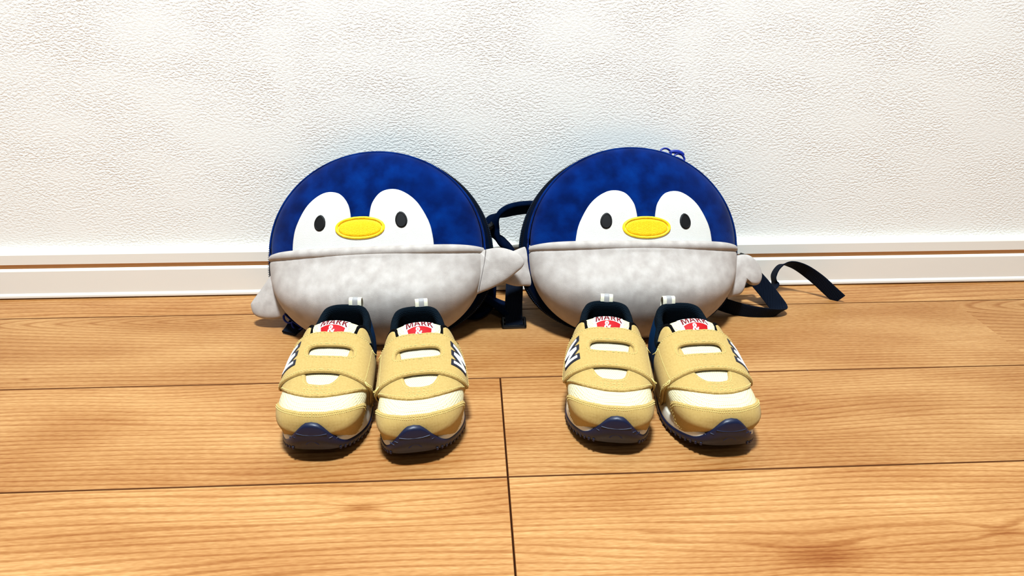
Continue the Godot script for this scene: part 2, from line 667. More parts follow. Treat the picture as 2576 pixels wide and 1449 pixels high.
func belly_point(t: float, s: float) -> Vector3:
	var c := cos(t)
	var n := sin(t)
	var e := 5.0 if n > 0 else 2.2
	var b := 10.0 if n > 0 else HL + 1.5
	var k := pow(pow(absf(c / (HA + 1.5)), e) + pow(absf(n / b), e), -1.0 / e)
	var p := Vector2(c, n) * k * s
	var z := 68.0 * pow(maxf(0.0, 1.0 - pow(s, 2.1)), 0.54)
	if n > 0:
		var e1 := absf(p.x) / (HA + 1.5)
		z = 68.0 * pow(maxf(0.0, 1.0 - pow(s, 5.0)), 0.5)
		z *= pow(maxf(0.0, 1.0 - pow(e1, 2.1)), 0.54) / maxf(0.05, pow(maxf(0.0, 1.0 - pow(e1, 5.0)), 0.5)) if e1 < 0.999 else 0.0
	z *= 0.60 + 0.40 * smoothstep(-0.04, 0.5, -p.y / HL)
	return Vector3(p.x, p.y, z) * 0.001

func gusset_depth(t: float) -> float:      # the side panel is shallow where the bag sits on the floor
	return lerpf(20.0, 46.0, smoothstep(-0.95, 0.1, sin(t)))

func gusset_swell(t: float) -> float:
	return lut([[-1.0, 5.0], [-.85, 13.0], [-.5, 16.0], [0.0, 9.0], [.35, 6.0], [.95, .5]], sin(t))

func gusset_ring(w: float, extra := 0.0) -> PackedVector3Array:
	var row := PackedVector3Array()
	for i in 96:
		var t := TAU * i / 96
		row.push_back(gusset_point(t, w, extra))
	return row

func gusset_point(t: float, w: float, extra := 0.0) -> Vector3:
	var d := ring_dir(t)
	var k := 1.0 + (gusset_swell(t) * sin(PI * clampf(w * 0.9 + 0.05, 0, 1)) - 6.0 * smoothstep(0.7, 1.0, w) + extra) / d.length()
	if sin(t) < 0: k -= 0.05 * w * absf(sin(t))
	return Vector3(d.x * k, d.y * k, -gusset_depth(t) * w) * 0.001

func pillow(outline: Array, thick: float, z0: float, dz: Callable) -> MB:
	var o := smooth_closed(outline, 6)
	var c := Vector2.ZERO
	for p in o: c += p
	c /= o.size()
	var mb := MB.new()
	var rows := []
	for side in [1.0, -1.0]:
		var ss := [0.0, .2, .4, .58, .72, .83, .91, .96, .99, 1.0] if side > 0 else [.99, .96, .91, .83, .72, .58, .4, .2, 0.0]
		for s in ss:
			var row := PackedVector3Array()
			for p in o:
				var q: Vector2 = c + (p - c) * s
				row.push_back(Vector3(q.x, q.y, z0 + dz.call(q.x, q.y) + side * thick * 0.5 * sqrt(maxf(0.0, 1.0 - pow(s, 3.0)))) * 0.001)
			rows.push_back(row)
	mb.grid(rows, true, false, Vector3(c.x, c.y, z0 + float(dz.call(c.x, c.y))) * 0.001)
	return mb

func V2(a: Array) -> Array:
	var out := []
	for p in a: out.push_back(Vector2(p[0], p[1]))
	return out

func backpack(o: Node3D, face_x: float, face_y: float) -> void:
	# head panel
	var mb := MB.new()
	var rows := []
	for s in [0.0, .12, .24, .36, .48, .6, .7, .78, .85, .9, .94, .97, .99, 1.0]:
		var row := PackedVector3Array()
		for i in 96:
			var d: Vector2 = ring_dir(TAU * i / 96) * s
			row.push_back(head_map(d.x, d.y))
		rows.push_back(row)
	mb.grid(rows, true, false, Vector3(0, 0, -0.06))
	part("head_panel", mb, M.blue_plush, o)
	# side panel, zipper, back panel
	mb = MB.new()
	rows = []
	for w in [0.0, .06, .15, .3, .45, .6, .75, .86, .94, 1.0]:
		rows.push_back(gusset_ring(w))
	mb.grid(rows, true, false, Vector3(0, 0, -0.02))
	var gus := part("side_panel", mb, M.navy_cloth, o, "dark navy fabric side panel around the bag")
	mb = MB.new()
	mb.tube(Array(gusset_ring(0.02, 0.3)), 0.0013, 8, true)
	part("piping", mb, M.blue_plush, gus)
	mb = MB.new()
	rows = []
	for k in [[.22, -.4], [.24, .9], [.34, 1.1], [.44, .9], [.46, -.4]]:
		rows.push_back(gusset_ring(k[0], k[1]))
	mb.grid(rows, true, false, Vector3(0, 0, -0.02))
	var zp := part("zipper_tape", mb, M.navy_tape, gus)
	mb = MB.new()
	for i in 380:
		var t := TAU * i / 380.0
		var p := gusset_point(t, 0.3, 1.6)
		var d: Vector3 = (gusset_point(t + 0.01, 0.3, 1.6) - p).normalized()
		var outw := Vector3(cos(t), sin(t), 0)
		outw = (outw - d * outw.dot(d)).normalized()
		mb.box(Transform3D(Basis(d, outw, d.cross(outw)), p), Vector3(0.0009, 0.0007, 0.0014), 0.0002)
	part("zipper_teeth", mb, M.zip_teeth, zp).set_meta("kind", "stuff")
	mb = MB.new()
	rows = []
	for s in [1.0, .97, .8, .5, .2, 0.0]:
		var row := PackedVector3Array()
		var edge := gusset_ring(1.0)
		for p in edge:
			row.push_back(Vector3(p.x * s, p.y * s, lerpf(-0.047, p.z, pow(s, 4.0))))
		rows.push_back(row)
	mb.grid(rows, true, false, Vector3(0, 0, 0.02))
	part("back_panel", mb, M.navy_cloth, o)
	# belly pocket
	mb = MB.new()
	rows = []
	for s in [0.0, .15, .3, .45, .58, .68, .76, .83, .88, .92, .95, .975, .99, 1.0]:
		var row := PackedVector3Array()
		for i in 128:
			row.push_back(belly_point(TAU * i / 128, s) + Vector3(0, -0.0105, 0))
		rows.push_back(row)
	mb.grid(rows, true, false, Vector3(0, -0.03, -0.08))
	var belly := part("belly_pocket", mb, M.white_plush, o, "pale grey plush belly pocket with a rolled top edge")
	mb = MB.new()
	var pts := []
	var rad := []
	for i in 61:
		var f := i / 60.0 * 2.0 - 1.0
		var x := sp(f, 1.0) * (HA - 0.5)
		var z: float = head_map(x, 1.0).z * 1000.0
		pts.push_back(Vector3(x, -2.6 - 2.0 * pow(absf(f), 8.0), z + 4.6 * (1.0 - pow(absf(f), 6.0))) * 0.001)
		rad.push_back(0.0052 * (1.0 - 0.35 * pow(absf(f), 8.0)))
	mb.tube(pts, rad, 12, false, 1.0, Vector3(0, 0, 1))
	part("rolled_edge", mb, M.white_plush, belly)
	# face
	var fx := Vector2(face_x, face_y)
	var half := V2([[77.5, -9], [76.5, 8], [72, 26], [59, 47.5], [41, 59.5], [24, 58.5], [13.5, 47], [10, 33], [10, 26]])
	var ol := smooth_open(half, 6)
	var poly := PackedVector2Array()
	for p in ol: poly.push_back(p + fx)
	for i in range(ol.size() - 1, -1, -1): poly.push_back(Vector2(-ol[i].x, ol[i].y) + fx)
	mb = MB.new()
	lay(mb, head_map, poly, [], 1.3, 5.0, 0.1)
	var face := part("face_patch", mb, M.face_fleece, o, "white fleece face patch with two rounded lobes")
	for s in [-1, 1]:
		var eye := PackedVector2Array()
		for i in 32:
			var t := TAU * i / 32
			var pp := Vector2(6.6 * cos(t) * (1.0 - 0.10 * sin(t)), 8.9 * sin(t)).rotated(s * 0.13)
			eye.push_back(pp + Vector2(s * 44.0, 27.0) + fx)
		mb = MB.new()
		lay(mb, head_map, eye, [], 1.1, 2.5, 1.3, 1.6)
		var e := part("eye", mb, M.eye_thread, face)
		mb = MB.new()
		var ring := []
		for p in Geometry2D.offset_polygon(eye, -1.7)[0]: ring.push_back(on(head_map, p, 2.35)[0])
		mb.tube(ring, 0.00045, 6, true)
		part("eye_outline", mb, M.eye_thread, e)
	mb = MB.new()
	lay(mb, head_map, oval(Vector2(0, 20) + fx, 23.6, 9.2, 44, 0.93), [], 1.3, 3.0, 1.5, 2.0)
	var beak := part("beak", mb, M.beak_thread, o, "yellow embroidered oval beak")
	mb = MB.new()
	lay(mb, head_map, oval(Vector2(0, 20) + fx, 27.0, 12.2, 48, 0.93), [oval(Vector2(0, 20) + fx, 23.6, 9.2, 44, 0.93)], 1.7, 3.0, 1.4, 1.4)
	part("beak_border", mb, M.beak_rim, beak)

func fin(o: Node3D, outline: Array, z0: float, thick: float, dz: Callable, seam := []) -> void:
	var f := part("flipper", pillow(V2(outline), thick, z0, dz), M.white_plush, o)
	if seam.size():
		var mb := MB.new()
		var c := []
		for p in smooth_open(V2(seam), 6):
			c.push_back(Vector3(p.x, p.y, z0 + float(dz.call(p.x, p.y)) + thick * 0.46) * 0.001)
		mb.tube(c, 0.0004, 6)
		part("seam", mb, M.seam_thread, f)

func zip_pull(o: Node3D, t: float, lie: float, tab: bool) -> void:
	var p := gusset_point(t, 0.2, 2.6)
	var d := (gusset_point(t + 0.01, 0.2, 2.6) - p).normalized()
	var outw := Vector3(cos(t), sin(t), 0)
	outw = (outw - d * outw.dot(d)).normalized()
	var b := Basis(d, outw, d.cross(outw))
	var mb := MB.new()
	var pts := []
	for k in [[-.0060, .0002], [-.0052, .0034], [-.0015, .0058], [.003, .0056], [.0062, .0030], [.0068, .0]]:
		pts.push_back(p + b * Vector3(k[0] * lie, k[1], 0.001))
	mb.tube(smooth_path(pts, 4), 0.0011, 8, false, 1.7, b.z)
	mb.box(Transform3D(b, p), Vector3(0.011, 0.0016, 0.006), 0.0006)
	var s := part("zipper_slider", mb, M.zip_blue, o, "bright blue zipper slider")
	if tab:
		mb = MB.new()
		var tp := []
		for k in [[.004, .003], [.009, .0052], [.014, .0062], [.019, .0058], [.022, .0044]]:
			tp.push_back(p + b * Vector3(k[0] * lie, k[1], 0.001))
		mb.tube(smooth_path(tp, 4), [.0012, .0015, .0018, .002, .0022, .0023, .0024, .0025, .0026, .0026, .0026, .0025, .0024, .0022, .0019, .0015, .0006], 10, false, 1.0, b.z)
		part("pull_tab", mb, M.zip_blue, s)

# a strap given in world metres, hung on a thing
func strap(o: Node3D, called: String, pts: Array, across: Array, width: float, th: float, m: Material, label := "") -> MeshInstance3D:
	var inv := o.transform.affine_inverse()
	var path := smooth_path(pts, 8)
	var ac := smooth_path(across, 8)
	var lp := []
	var la := []
	for i in path.size():
		lp.push_back(inv * path[i])
		la.push_back(inv.basis * ac[i])
	var mb := MB.new()
	mb.ribbon(lp, la, width, th)
	return part(called, mb, m, o, label)

func buckle(o: Node3D, at: Vector3, b: Basis, size: Vector3, called := "buckle") -> void:
	var xf := o.transform.affine_inverse() * Transform3D(b, at)
	var mb := MB.new()
	var h := size * 0.5
	var bar := size.z * 0.22
	for k in [-1, 1]:
		mb.box(xf * Transform3D(Basis(), Vector3(0, 0, k * (h.z - bar * 0.5))), Vector3(size.x, size.y, bar), size.y * 0.25)
		mb.box(xf * Transform3D(Basis(), Vector3(k * (h.x - bar * 0.5), 0, 0)), Vector3(bar, size.y, size.z), size.y * 0.25)
	mb.box(xf, Vector3(size.x * 0.9, size.y * 0.7, bar * 0.8), size.y * 0.2)
	part(called, mb, M.black_plastic, o, "black plastic strap adjuster")

func bag_frame(at: Vector3, lean: float, yaw: float, roll: float) -> Transform3D:
	var n0 := Vector3(sin(yaw), 0, cos(yaw))
	var u := Vector3(cos(yaw), 0, -sin(yaw))
	var v := Vector3(0, cos(lean), 0) - n0 * sin(lean)
	var w := n0 * cos(lean) + Vector3(0, sin(lean), 0)
	return Transform3D(Basis(u * cos(roll) + v * sin(roll), -u * sin(roll) + v * cos(roll), w), at)

# ---------------------------------------------------------------- shoe (local z 0 at the heel, toward +z at the toe, y up)
const SL := 0.165
var swing := 0.0      # of the shoe being built

func spring(z: float) -> float:
	return 0.013 * pow(clampf((z - 0.105) / 0.06, 0, 1.2), 1.7)

func sole_hw(z: float) -> float:
	return lut([[0.0, .0290], [.03, .0295], [.065, .0308], [.1, .0358], [.125, .0380], [.165, .0376]], z)

func sole_pt(t: float) -> Vector2:      # t = 0 at the toe tip
	var z := 0.083 + 0.083 * sp(cos(t), 0.86 if cos(t) < 0 else 0.80)
	return Vector2(sole_hw(z) * sp(sin(t), 0.66 if cos(t) > 0 else 0.8), z)

func sole_x(c: Vector2, s: float) -> float:
	return c.x * s + bend(c.y)

func feather(z: float) -> float:
	return 0.0172 + spring(z) * 0.30

# upper: p across (-60..60), q along the top from the toe tip (0) to the throat (140)
func upper_map(p: float, q: float) -> Vector3:
	var z: float
	var w: float
	var yt: float
	if q < 50.0:
		var f := maxf(q, 0.0) / 50.0 * PI * 0.5
		z = 0.122 + 0.0405 * cos(f)
		w = 0.0385 * pow(sin(f), 0.44)
		yt = 0.0345 + 0.0205 * pow(sin(f), 0.75)
	else:
		z = 0.122 - (q - 50.0) * 0.0008
		w = lut([[.03, .0275], [.05, .0325], [.075, .0355], [.1, .0374], [.122, .0385]], z)
		yt = lut([[.045, .0770], [.06, .0745], [.075, .0700], [.09, .0648], [.105, .0595], [.122, .0550]], z)
	var k := smoothstep(15.0, 75.0, q)
	var yb := feather(z)
	var th := p / 60.0 * 1.66
	var c := cos(th)
	var y := yb + (yt - yb) * sp(c, lerpf(0.72, 0.50, k))
	if c < 0: y = yb + c * 0.03
	var low := smoothstep(0.36, -0.12, c)
	if z > 0.122: z = 0.122 + (z - 0.122) * (1.0 - 0.16 * low)
	return Vector3(w * sp(sin(th), lerpf(0.80, 0.64, k)) * (1.0 - 0.115 * low) + bend(z), y, z)

func bend(z: float) -> float:      # how far the toe swings sideways
	var t := maxf(0.0, (z - 0.07) / 0.095)
	return swing * t * t

func strap_map(p: float, q: float) -> Vector3:      # the strap spans the instep in a rounder arch
	var a := upper_map(p, q)
	return a

func tongue_map(p: float, q: float) -> Vector3:
	var z: float = lut([[0, .092], [8, .084], [16, .077], [22, .0715], [27, .066], [31, .0615], [36, .056], [42, .052]], q)
	var y: float = lut([[0, .0628], [8, .0662], [16, .0706], [22, .0745], [27, .0770], [31, .0774], [36, .0757], [42, .0715]], q)
	var f := p / 27.0
	return Vector3(p * 0.00092, y - 0.0095 * f * f, z - 0.004 * f * f)

func line_q(a: Array, sub := 6) -> PackedVector2Array:
	return smooth_open(V2(a), sub)

func mirror(poly: PackedVector2Array, s: float) -> PackedVector2Array:
	var out := PackedVector2Array()
	for p in poly: out.push_back(Vector2(p.x * s, p.y))
	return out

func collar_rows(profile: Array, n := 57) -> Array:
	# profile: [outward offset from the foot line in mm, height fraction 0 feather .. 1 rim, extra height mm]
	var rows := []
	for i in n:
		var a := float(i) / (n - 1) * 2.0 - 1.0
		var aa := absf(a)
		var dir: Vector2
		var at: Vector2
		if aa < 0.46:
			var t := a / 0.46 * PI * 0.5
			at = Vector2(sp(sin(t), 0.85) * 0.0290, 0.034 - 0.034 * sp(cos(t), 0.62))
			dir = Vector2(sin(t), -cos(t))
		else:
			var k := (aa - 0.46) / 0.54
			at = Vector2(signf(a) * lerpf(0.0290, 0.0350, k), lerpf(0.034, 0.070, k))
			dir = Vector2(signf(a), 0)
		var rim: float = lut([[0, .0692], [.12, .0692], [.28, .0685], [.46, .0620], [.62, .0560], [.78, .0555], [.9, .0575], [1, .0600]], aa)
		var row := PackedVector3Array()
		var yb := 0.0165
		for pr in profile:
			var f: float = pr[1]
			var lean: float = -7.0 * pow(f, 2.0) * lerpf(1.0, 0.15, smoothstep(0.25, 0.75, aa))
			var off: float = (pr[0] + lean) * 0.001
			row.push_back(Vector3(at.x + dir.x * off, yb + (rim - yb) * f + pr[2] * 0.001, at.y + dir.y * off))
		rows.push_back(row)
	return rows

func shoe(o: Node3D, s: float, tx: float) -> void:
	# ---- sole
	var mb := MB.new()
	var rows := []
	var N := 120
	var lev := [[0.0, -4.0], [0.0, -1.2], [.0016, .8], [.0040, 1.7], [.0064, 1.5], [.0072, .9], [.0072, -5.0]]
	for k in lev.size():
		var row := PackedVector3Array()
		for i in N:
			var t := TAU * i / N
			var c := sole_pt(t)
			var front := maxf(cos(t), 0.0)
			var hump: float = (0.5 + 0.5 * cos(PI * clampf((absf(c.x) - 0.002) / 0.0255, 0, 1))) * smoothstep(0.3, 0.7, front)
			var y: float = lev[k][0] + spring(c.y)
			var out: float = lev[k][1] * 0.001
			if k >= 3:
				y += hump * 0.0195 * [0, 0, 0, .5, .9, 1.0, 1.0][k]
				out += hump * 0.001 * [0, 0, 0, 1.0, .3, -1.2, -.6][k]
			if k < 2: out -= hump * 0.010 * [1.0, .85][k]
			var dd := Vector2(c.x, (c.y - 0.083) * 0.42).normalized()
			row.push_back(Vector3(sole_x(c, s) + dd.x * out * s, y, c.y + dd.y * out))
		rows.push_back(row)
	mb.grid(rows, true, false)
	mb.cap(rows[0], Vector3.DOWN)
	var outsole := part("outsole", mb, M.navy_rubber, o, "navy rubber outsole rising as a bumper over the toe")
	# raised bars on the toe bumper
	mb = MB.new()
	for g in [[-.0125, .0125, .0190, .0010], [-.0165, -.0035, .0142, .0022], [.0035, .0165, .0142, .0022], [-.020, -.0085, .0100, .0026], [.0085, .020, .0100, .0026], [-.0052, .0052, .0130, -.0034]]:
		var pts := []
		for i in 13:
			var f := i / 12.0
			var x := lerpf(g[0], g[1], f)
			var y: float = g[2] + g[3] * pow(absf(f * 2.0 - 1.0 if g[0] * g[1] < 0 else absf(x) / 0.019), 2.0)
			pts.push_back(Vector3(x * s + bend(0.165), y + spring(0.16) * 0.95, bumper_z(x, y)))
		mb.tube(pts, 0.0006, 6)
	part("tread_bars", mb, M.navy_rubber, outsole).set_meta("kind", "stuff")
	# side tread notches of the outsole
	mb = MB.new()
	for i in range(6, N - 6):
		if i % 2: continue
		var t := TAU * i / N
		var c := sole_pt(t)
		var dd := Vector2(c.x, (c.y - 0.083) * 0.42).normalized()
		mb.box(Transform3D(Basis(Vector3(-dd.y * s, 0, dd.x).normalized(), Vector3.UP, Vector3(dd.x * s, 0, dd.y)), Vector3(sole_x(c, s) + dd.x * 0.0012 * s, spring(c.y) + 0.0021, c.y + dd.y * 0.0012)), Vector3(0.0020, 0.0030, 0.0012), 0.0003)
	part("tread_lugs", mb, M.navy_rubber, outsole).set_meta("kind", "stuff")
	mb = MB.new()
	rows = []
	for k in [[0.0, .2], [.2, .8], [.5, .4], [.78, .0], [.95, -.8], [1.0, -2.6], [1.0, -8.0]]:
		var row := PackedVector3Array()
		for i in N:
			var c := sole_pt(TAU * i / N)
			var dd := Vector2(c.x, (c.y - 0.083) * 0.42).normalized()
			var y := lerpf(0.0062 + spring(c.y), 0.0182 + spring(c.y) * 0.42, k[0])
			row.push_back(Vector3(sole_x(c, s) + dd.x * k[1] * 0.001 * s, y, c.y + dd.y * k[1] * 0.001))
		rows.push_back(row)
	mb.grid(rows, true, false)
	mb.cap(rows[0], Vector3.DOWN)
	part("midsole", mb, M.midsole_foam, o, "cream foam midsole")
	# ---- base upper of cream mesh
	mb = MB.new()
	rows = []
	for j in 56:
		var q := 0.05 + 118.0 * pow(j / 55.0, 1.25)
		var row := PackedVector3Array()
		for i in 53:
			row.push_back(upper_map((i / 52.0 * 2.0 - 1.0) * 66.0, q))
		rows.push_back(row)
	mb.grid(rows, false, false)
	part("mesh_upper", mb, M.cream_mesh, o, "cream mesh vamp")
	var st := MB.new()
	# ---- toe cap
	var edge := [[-60, 33], [-56, 42], [-51, 46.5], [-45, 44], [-33, 30.5], [-24, 23], [-11, 16.8], [0, 15.6], [11, 16.8], [24, 23], [33, 30.5], [45, 44], [51, 46.5], [56, 42], [60, 33]]
	var top := line_q(edge)
	var poly := PackedVector2Array([Vector2(63, 33), Vector2(63, 1.2), Vector2(-63, 1.2), Vector2(-63, 33)])
	poly.append_array(top)
	mb = MB.new()
	lay(mb, upper_map, poly, [], 1.5, 4.0, 0.0)
	part("toe_cap", mb, M.suede, o, "tan suede toe cap")
	for dq in [2.6, 4.9]:
		var l := PackedVector2Array()
		for p in top: l.push_back(p - Vector2(0, dq))
		stitch(st, upper_map, l, 1.5)
	# ---- vamp overlay with a rounded window for the tongue
	var low := line_q([[-60, 72], [-46, 58], [-36, 49], [-22, 38], [-9, 31.5], [0, 29.8], [9, 31.5], [22, 38], [36, 49], [46, 58], [60, 72]])
	poly = PackedVector2Array()
	poly.append_array(low)
	poly.append_array(PackedVector2Array([Vector2(62, 90), Vector2(62, 108)]))
	poly.append_array(line_q([[52, 108], [44, 118], [33, 129], [26, 132.5], [20, 129], [17.2, 120]]))
	poly.append_array(line_q([[15, 106], [11.5, 84], [9, 60], [8.4, 54], [7.0, 47.5], [4.2, 43.4], [0, 42.2]]))
	var rest := line_q([[-4.2, 43.4], [-7.0, 47.5], [-8.4, 54], [-9, 60], [-11.5, 84], [-15, 106]])
	poly.append_array(rest)
	poly.append_array(line_q([[-17.2, 120], [-20, 129], [-26, 132.5], [-33, 129], [-44, 118], [-52, 108]]))
	poly.append_array(PackedVector2Array([Vector2(-62, 108), Vector2(-62, 90)]))
	mb = MB.new()
	lay(mb, upper_map, poly, [], 1.7, 4.0, 0.3)
	part("eyestay", mb, M.suede, o, "tan suede overlay with a rounded window over the tongue")
	var l1 := PackedVector2Array()
	for p in low: l1.push_back(p + Vector2(0, 2.6))
	stitch(st, upper_map, l1, 1.9)
	stitch(st, upper_map, line_q([[-10.9, 60], [-10.3, 53], [-8.6, 45.8], [-5.2, 41.2], [0, 39.8], [5.2, 41.2], [8.6, 45.8], [10.3, 53], [10.9, 60]]), 1.9)
	stitch(st, upper_map, line_q([[-7.5, 37.4], [0, 36.6], [7.5, 37.4]]), 1.9)
	stitch(st, upper_map, line_q([[-5.5, 35.0], [0, 33.6], [5.5, 35.0]]), 1.9)
	# ---- dark liner edges beside the tongue
	for k in [-1, 1]:
		mb = MB.new()
		var c := []
		for p in line_q([[k * 15.4, 112], [k * 15.8, 120], [k * 18.5, 130.5], [k * 25.0, 135], [k * 34.0, 132]]): c.push_back(on(upper_map, p, 0.2)[0])
		mb.tube(c, 0.0017, 8)
		part("liner_binding", mb, M.dark_liner, o)
	# ---- tongue with its label
	mb = MB.new()
	var tp := PackedVector2Array()
	tp.append_array(PackedVector2Array([Vector2(-27, 0), Vector2(27, 0), Vector2(27, 24)]))
	tp.append_array(line_q([[26, 31], [22, 36], [12, 39], [0, 40], [-12, 39], [-22, 36], [-26, 31]]))
	tp.append_array(PackedVector2Array([Vector2(-27, 24)]))
	lay(mb, tongue_map, tp, [], 1.2, 3.0, 0.0)
	mb.grid([PackedVector3Array([tongue_map(-27, 38) + Vector3(0, -.02, .0), tongue_map(0, 38) + Vector3(0, -.022, 0), tongue_map(27, 38) + Vector3(0, -.02, 0)]), PackedVector3Array([tongue_map(-25, 33), tongue_map(0, 39), tongue_map(25, 33)])], false, false, Vector3(0, 0.05, 0.09))
	var tongue := part("tongue", mb, M.cream_mesh, o, "cream padded tongue")
	mb = MB.new()
	lay(mb, tongue_map, PackedVector2Array([Vector2(-14.5, 9), Vector2(14.5, 9), Vector2(14.5, 38.5), Vector2(-14.5, 38.5)]), [], 0.5, 3.0, 1.2)
	var lab := part("tongue_label", mb, M.label_white, tongue, "white woven label with red lettering")
	mb = MB.new()
	var ban := line_q([[-11.5, 25.2], [-6, 26.7], [0, 27.2], [6, 26.7], [11.5, 25.2]])
	ban.append_array(PackedVector2Array([Vector2(10.6, 21), Vector2(11.3, 16), Vector2(-11.3, 16), Vector2(-10.6, 21)]))
	lay(mb, tongue_map, ban, [], 0.12, 3.0, 1.72)
	part("tongue_label_banner", mb, M.label_red, tongue)
	mb = MB.new()
	text_on(mb, tongue_map, "MARK", 10.5, Vector2(0.0, 31.4), 1.82, 0.011, Vector2(0.88, 1.0))
	part("tongue_label_lettering", mb, M.print_red, tongue)
	mb = MB.new()
	text_on(mb, tongue_map, "&", 9.5, Vector2(-1.0, 22.6), 1.95, 0.0, Vector2(1.0, 1.0))
	part("tongue_label_ampersand", mb, M.emblem_white, tongue)
	# ---- strap with its slot
	var sq0 := 73.0
	var sq1 := 107.0
	var slot := PackedVector2Array()
	var slc := Vector2(-s * 2.8, 86.5)
	for i in 40:
		var t := TAU * i / 40
		slot.push_back(slc + Vector2(13.2 * sp(cos(t), 0.55), 6.4 * sp(sin(t), 0.62)))
	# the free end (+) has a cut corner, the sewn end (-) wraps down to the sole
	var so := line_q([[-60, 72], [-52, 63], [-44, 57], [-30, 54], [-19, 54], [0, 56.5], [19, 54], [30, 54], [40, 56], [45, 58], [47, 60]])
	so.append_array(line_q([[48, 64], [47.5, 76], [44.5, 92], [39.5, 105], [35.5, 110]]))
	so.append_array(line_q([[31, 111.5], [16, 112.8], [0, 114], [-16, 114], [-30, 112.5], [-42, 109], [-60, 100]]))
	mb = MB.new()
	lay(mb, strap_map, mirror(so, s), [slot], 1.9, 3.6, 2.7)
	var stp := part("strap", mb, M.suede, o, "tan suede hook and loop strap with a stitched slot")
	var l2 := PackedVector2Array()
	for p in line_q([[-58, 74], [-51, 65.5], [-43, 59.6], [-30, 56.7], [-19, 56.7], [0, 59.2], [19, 56.7], [30, 56.7], [39, 58.8], [44.4, 61]]): l2.push_back(p * Vector2(s, 1))
	stitch(st, strap_map, l2, 4.6)
	l2 = PackedVector2Array()
	for p in line_q([[44.6, 61.4], [45.4, 65], [44.9, 76], [42, 91], [37.2, 103.5], [34.2, 107.4]]): l2.push_back(p * Vector2(s, 1))
	stitch(st, strap_map, l2, 4.6)
	l2 = PackedVector2Array()
	for p in line_q([[34, 108], [30, 108.9], [16, 110.2], [0, 111.4], [-16, 111.4], [-30, 109.8], [-42, 106.3]]): l2.push_back(p * Vector2(s, 1))
	stitch(st, strap_map, l2, 4.6)
	l2 = PackedVector2Array()
	for p in line_q([[-35.5, 107], [-34.5, 84], [-33, 58.5]]): l2.push_back(p * Vector2(s, 1))
	stitch(st, strap_map, l2, 4.6)
	var ring: PackedVector2Array = Geometry2D.offset_polygon(slot, 2.6)[0]
	ring.push_back(ring[0])
	stitch(st, strap_map, ring, 4.6)
	# loose thread ends at the sewn edge of the strap
	for k in [[[-33, 56.5], [-35.5, 53.0], [-39, 54]], [[-34, 57], [-37, 55.4], [-40.5, 57.2]], [[-36, 107], [-39, 105.5], [-42.5, 108]]]:
		var c := []
		for i in 3: c.push_back(on(strap_map, Vector2(k[i][0] * s, k[i][1]), 4.7 + i * 0.9)[0])
		st.tube(smooth_path(c, 4), 0.00035, 5)
	var stn := part("stitching", st, M.thread, o, "pale yellow stitching")
	stn.set_meta("kind", "stuff")
	# ---- emblem: a slanted zigzag letter on the free end of the strap
	var e0 := [[705, 175], [715, 405], [555, 575], [720, 555], [727, 770], [580, 940], [740, 930], [760, 1190], [215, 1275], [205, 1075], [320, 915], [190, 920], [180, 780], [260, 590], [400, 400]]
	var e1 := [[635, 285], [635, 375], [330, 685], [642, 635], [655, 745], [360, 1050], [675, 1000], [682, 1110], [230, 1178], [230, 1080], [472, 768], [215, 835], [210, 760], [330, 560], [470, 425]]
	for k in 2:
		poly = PackedVector2Array()
		for p in [e0, e1][k]:
			poly.push_back(Vector2(s * lerpf(40.0, 19.0, (p[0] - 180) / 580.0), lerpf(104.5, 66.5, (p[1] - 175) / 1100.0)))
		mb = MB.new()
		lay(mb, strap_map, poly, [], 0.5, 3.0, 4.6 + 0.45 * k, 0.3)
		part("emblem" if k == 0 else "emblem_inlay", mb, [M.emblem_navy, M.emblem_white][k], stp, ["navy outlined letter on the strap", ""][k])
	# ---- quarters, padded collar, lining
	mb = MB.new()
	mb.grid(collar_rows([[-1.0, 0, 0], [.6, .2, 0], [1.2, .45, 0], [1.2, .7, 0], [1.2, .9, 0], [.9, .97, 0]]), false, false, Vector3(0, 0.03, 0.06))
	part("quarter", mb, M.blue_mesh, o, "blue mesh heel quarter")
	mb = MB.new()
	mb.grid(collar_rows([[1.2, .86, 0], [1.5, .95, 0], [.8, 1.0, .2], [-.8, 1.0, 1.0], [-2.6, 1.0, .9], [-4.2, 1.0, -.4], [-5.4, .97, -1.6], [-6.2, .88, 0], [-6.6, .75, 0], [-6.2, .55, 0], [-5.0, .3, 0], [-4.0, .05, 0]]), false, false)
	part("collar", mb, M.navy_mesh, o, "padded dark navy mesh collar and lining")
	mb = MB.new()
	var ins := PackedVector3Array()
	for i in 60:
		var c := sole_pt(TAU * i / 60)
		ins.push_back(Vector3(c.x * 0.90 + bend(c.y), 0.0190, 0.006 + c.y * 0.60))
	mb.cap(ins, Vector3.UP)
	part("insole", mb, M.insole, o)
	# ---- pull tab at the heel
	mb = MB.new()
	var lp := smooth_path([Vector3(tx, .060, .0005), Vector3(tx, .068, -.0005), Vector3(tx, .0738, .0015), Vector3(tx, .0757, .0045), Vector3(tx, .0748, .0072), Vector3(tx, .070, .0088), Vector3(tx, .064, .0092)], 6)
	var ac := []
	for i in lp.size(): ac.push_back(Vector3(1, 0, 0))
	mb.ribbon(lp, ac, 0.0125, 0.0011)
	var tab := part("pull_tab", mb, M.ribbon_cream, o, "cream heel pull loop with a grey stripe")
	mb = MB.new()
	var lp2 := []
	for i in lp.size():
		var d: Vector3 = (lp[mini(i + 1, lp.size() - 1)] - lp[maxi(i - 1, 0)]).normalized()
		lp2.push_back(lp[i] + Vector3(1, 0, 0).cross(d) * -0.0004 * 1.0)
	mb.ribbon(lp2, ac, 0.0052, 0.0011)
	mb.ribbon(lp, ac, 0.0052, 0.0017)
	part("grey_stripe", mb, M.ribbon_grey, tab)

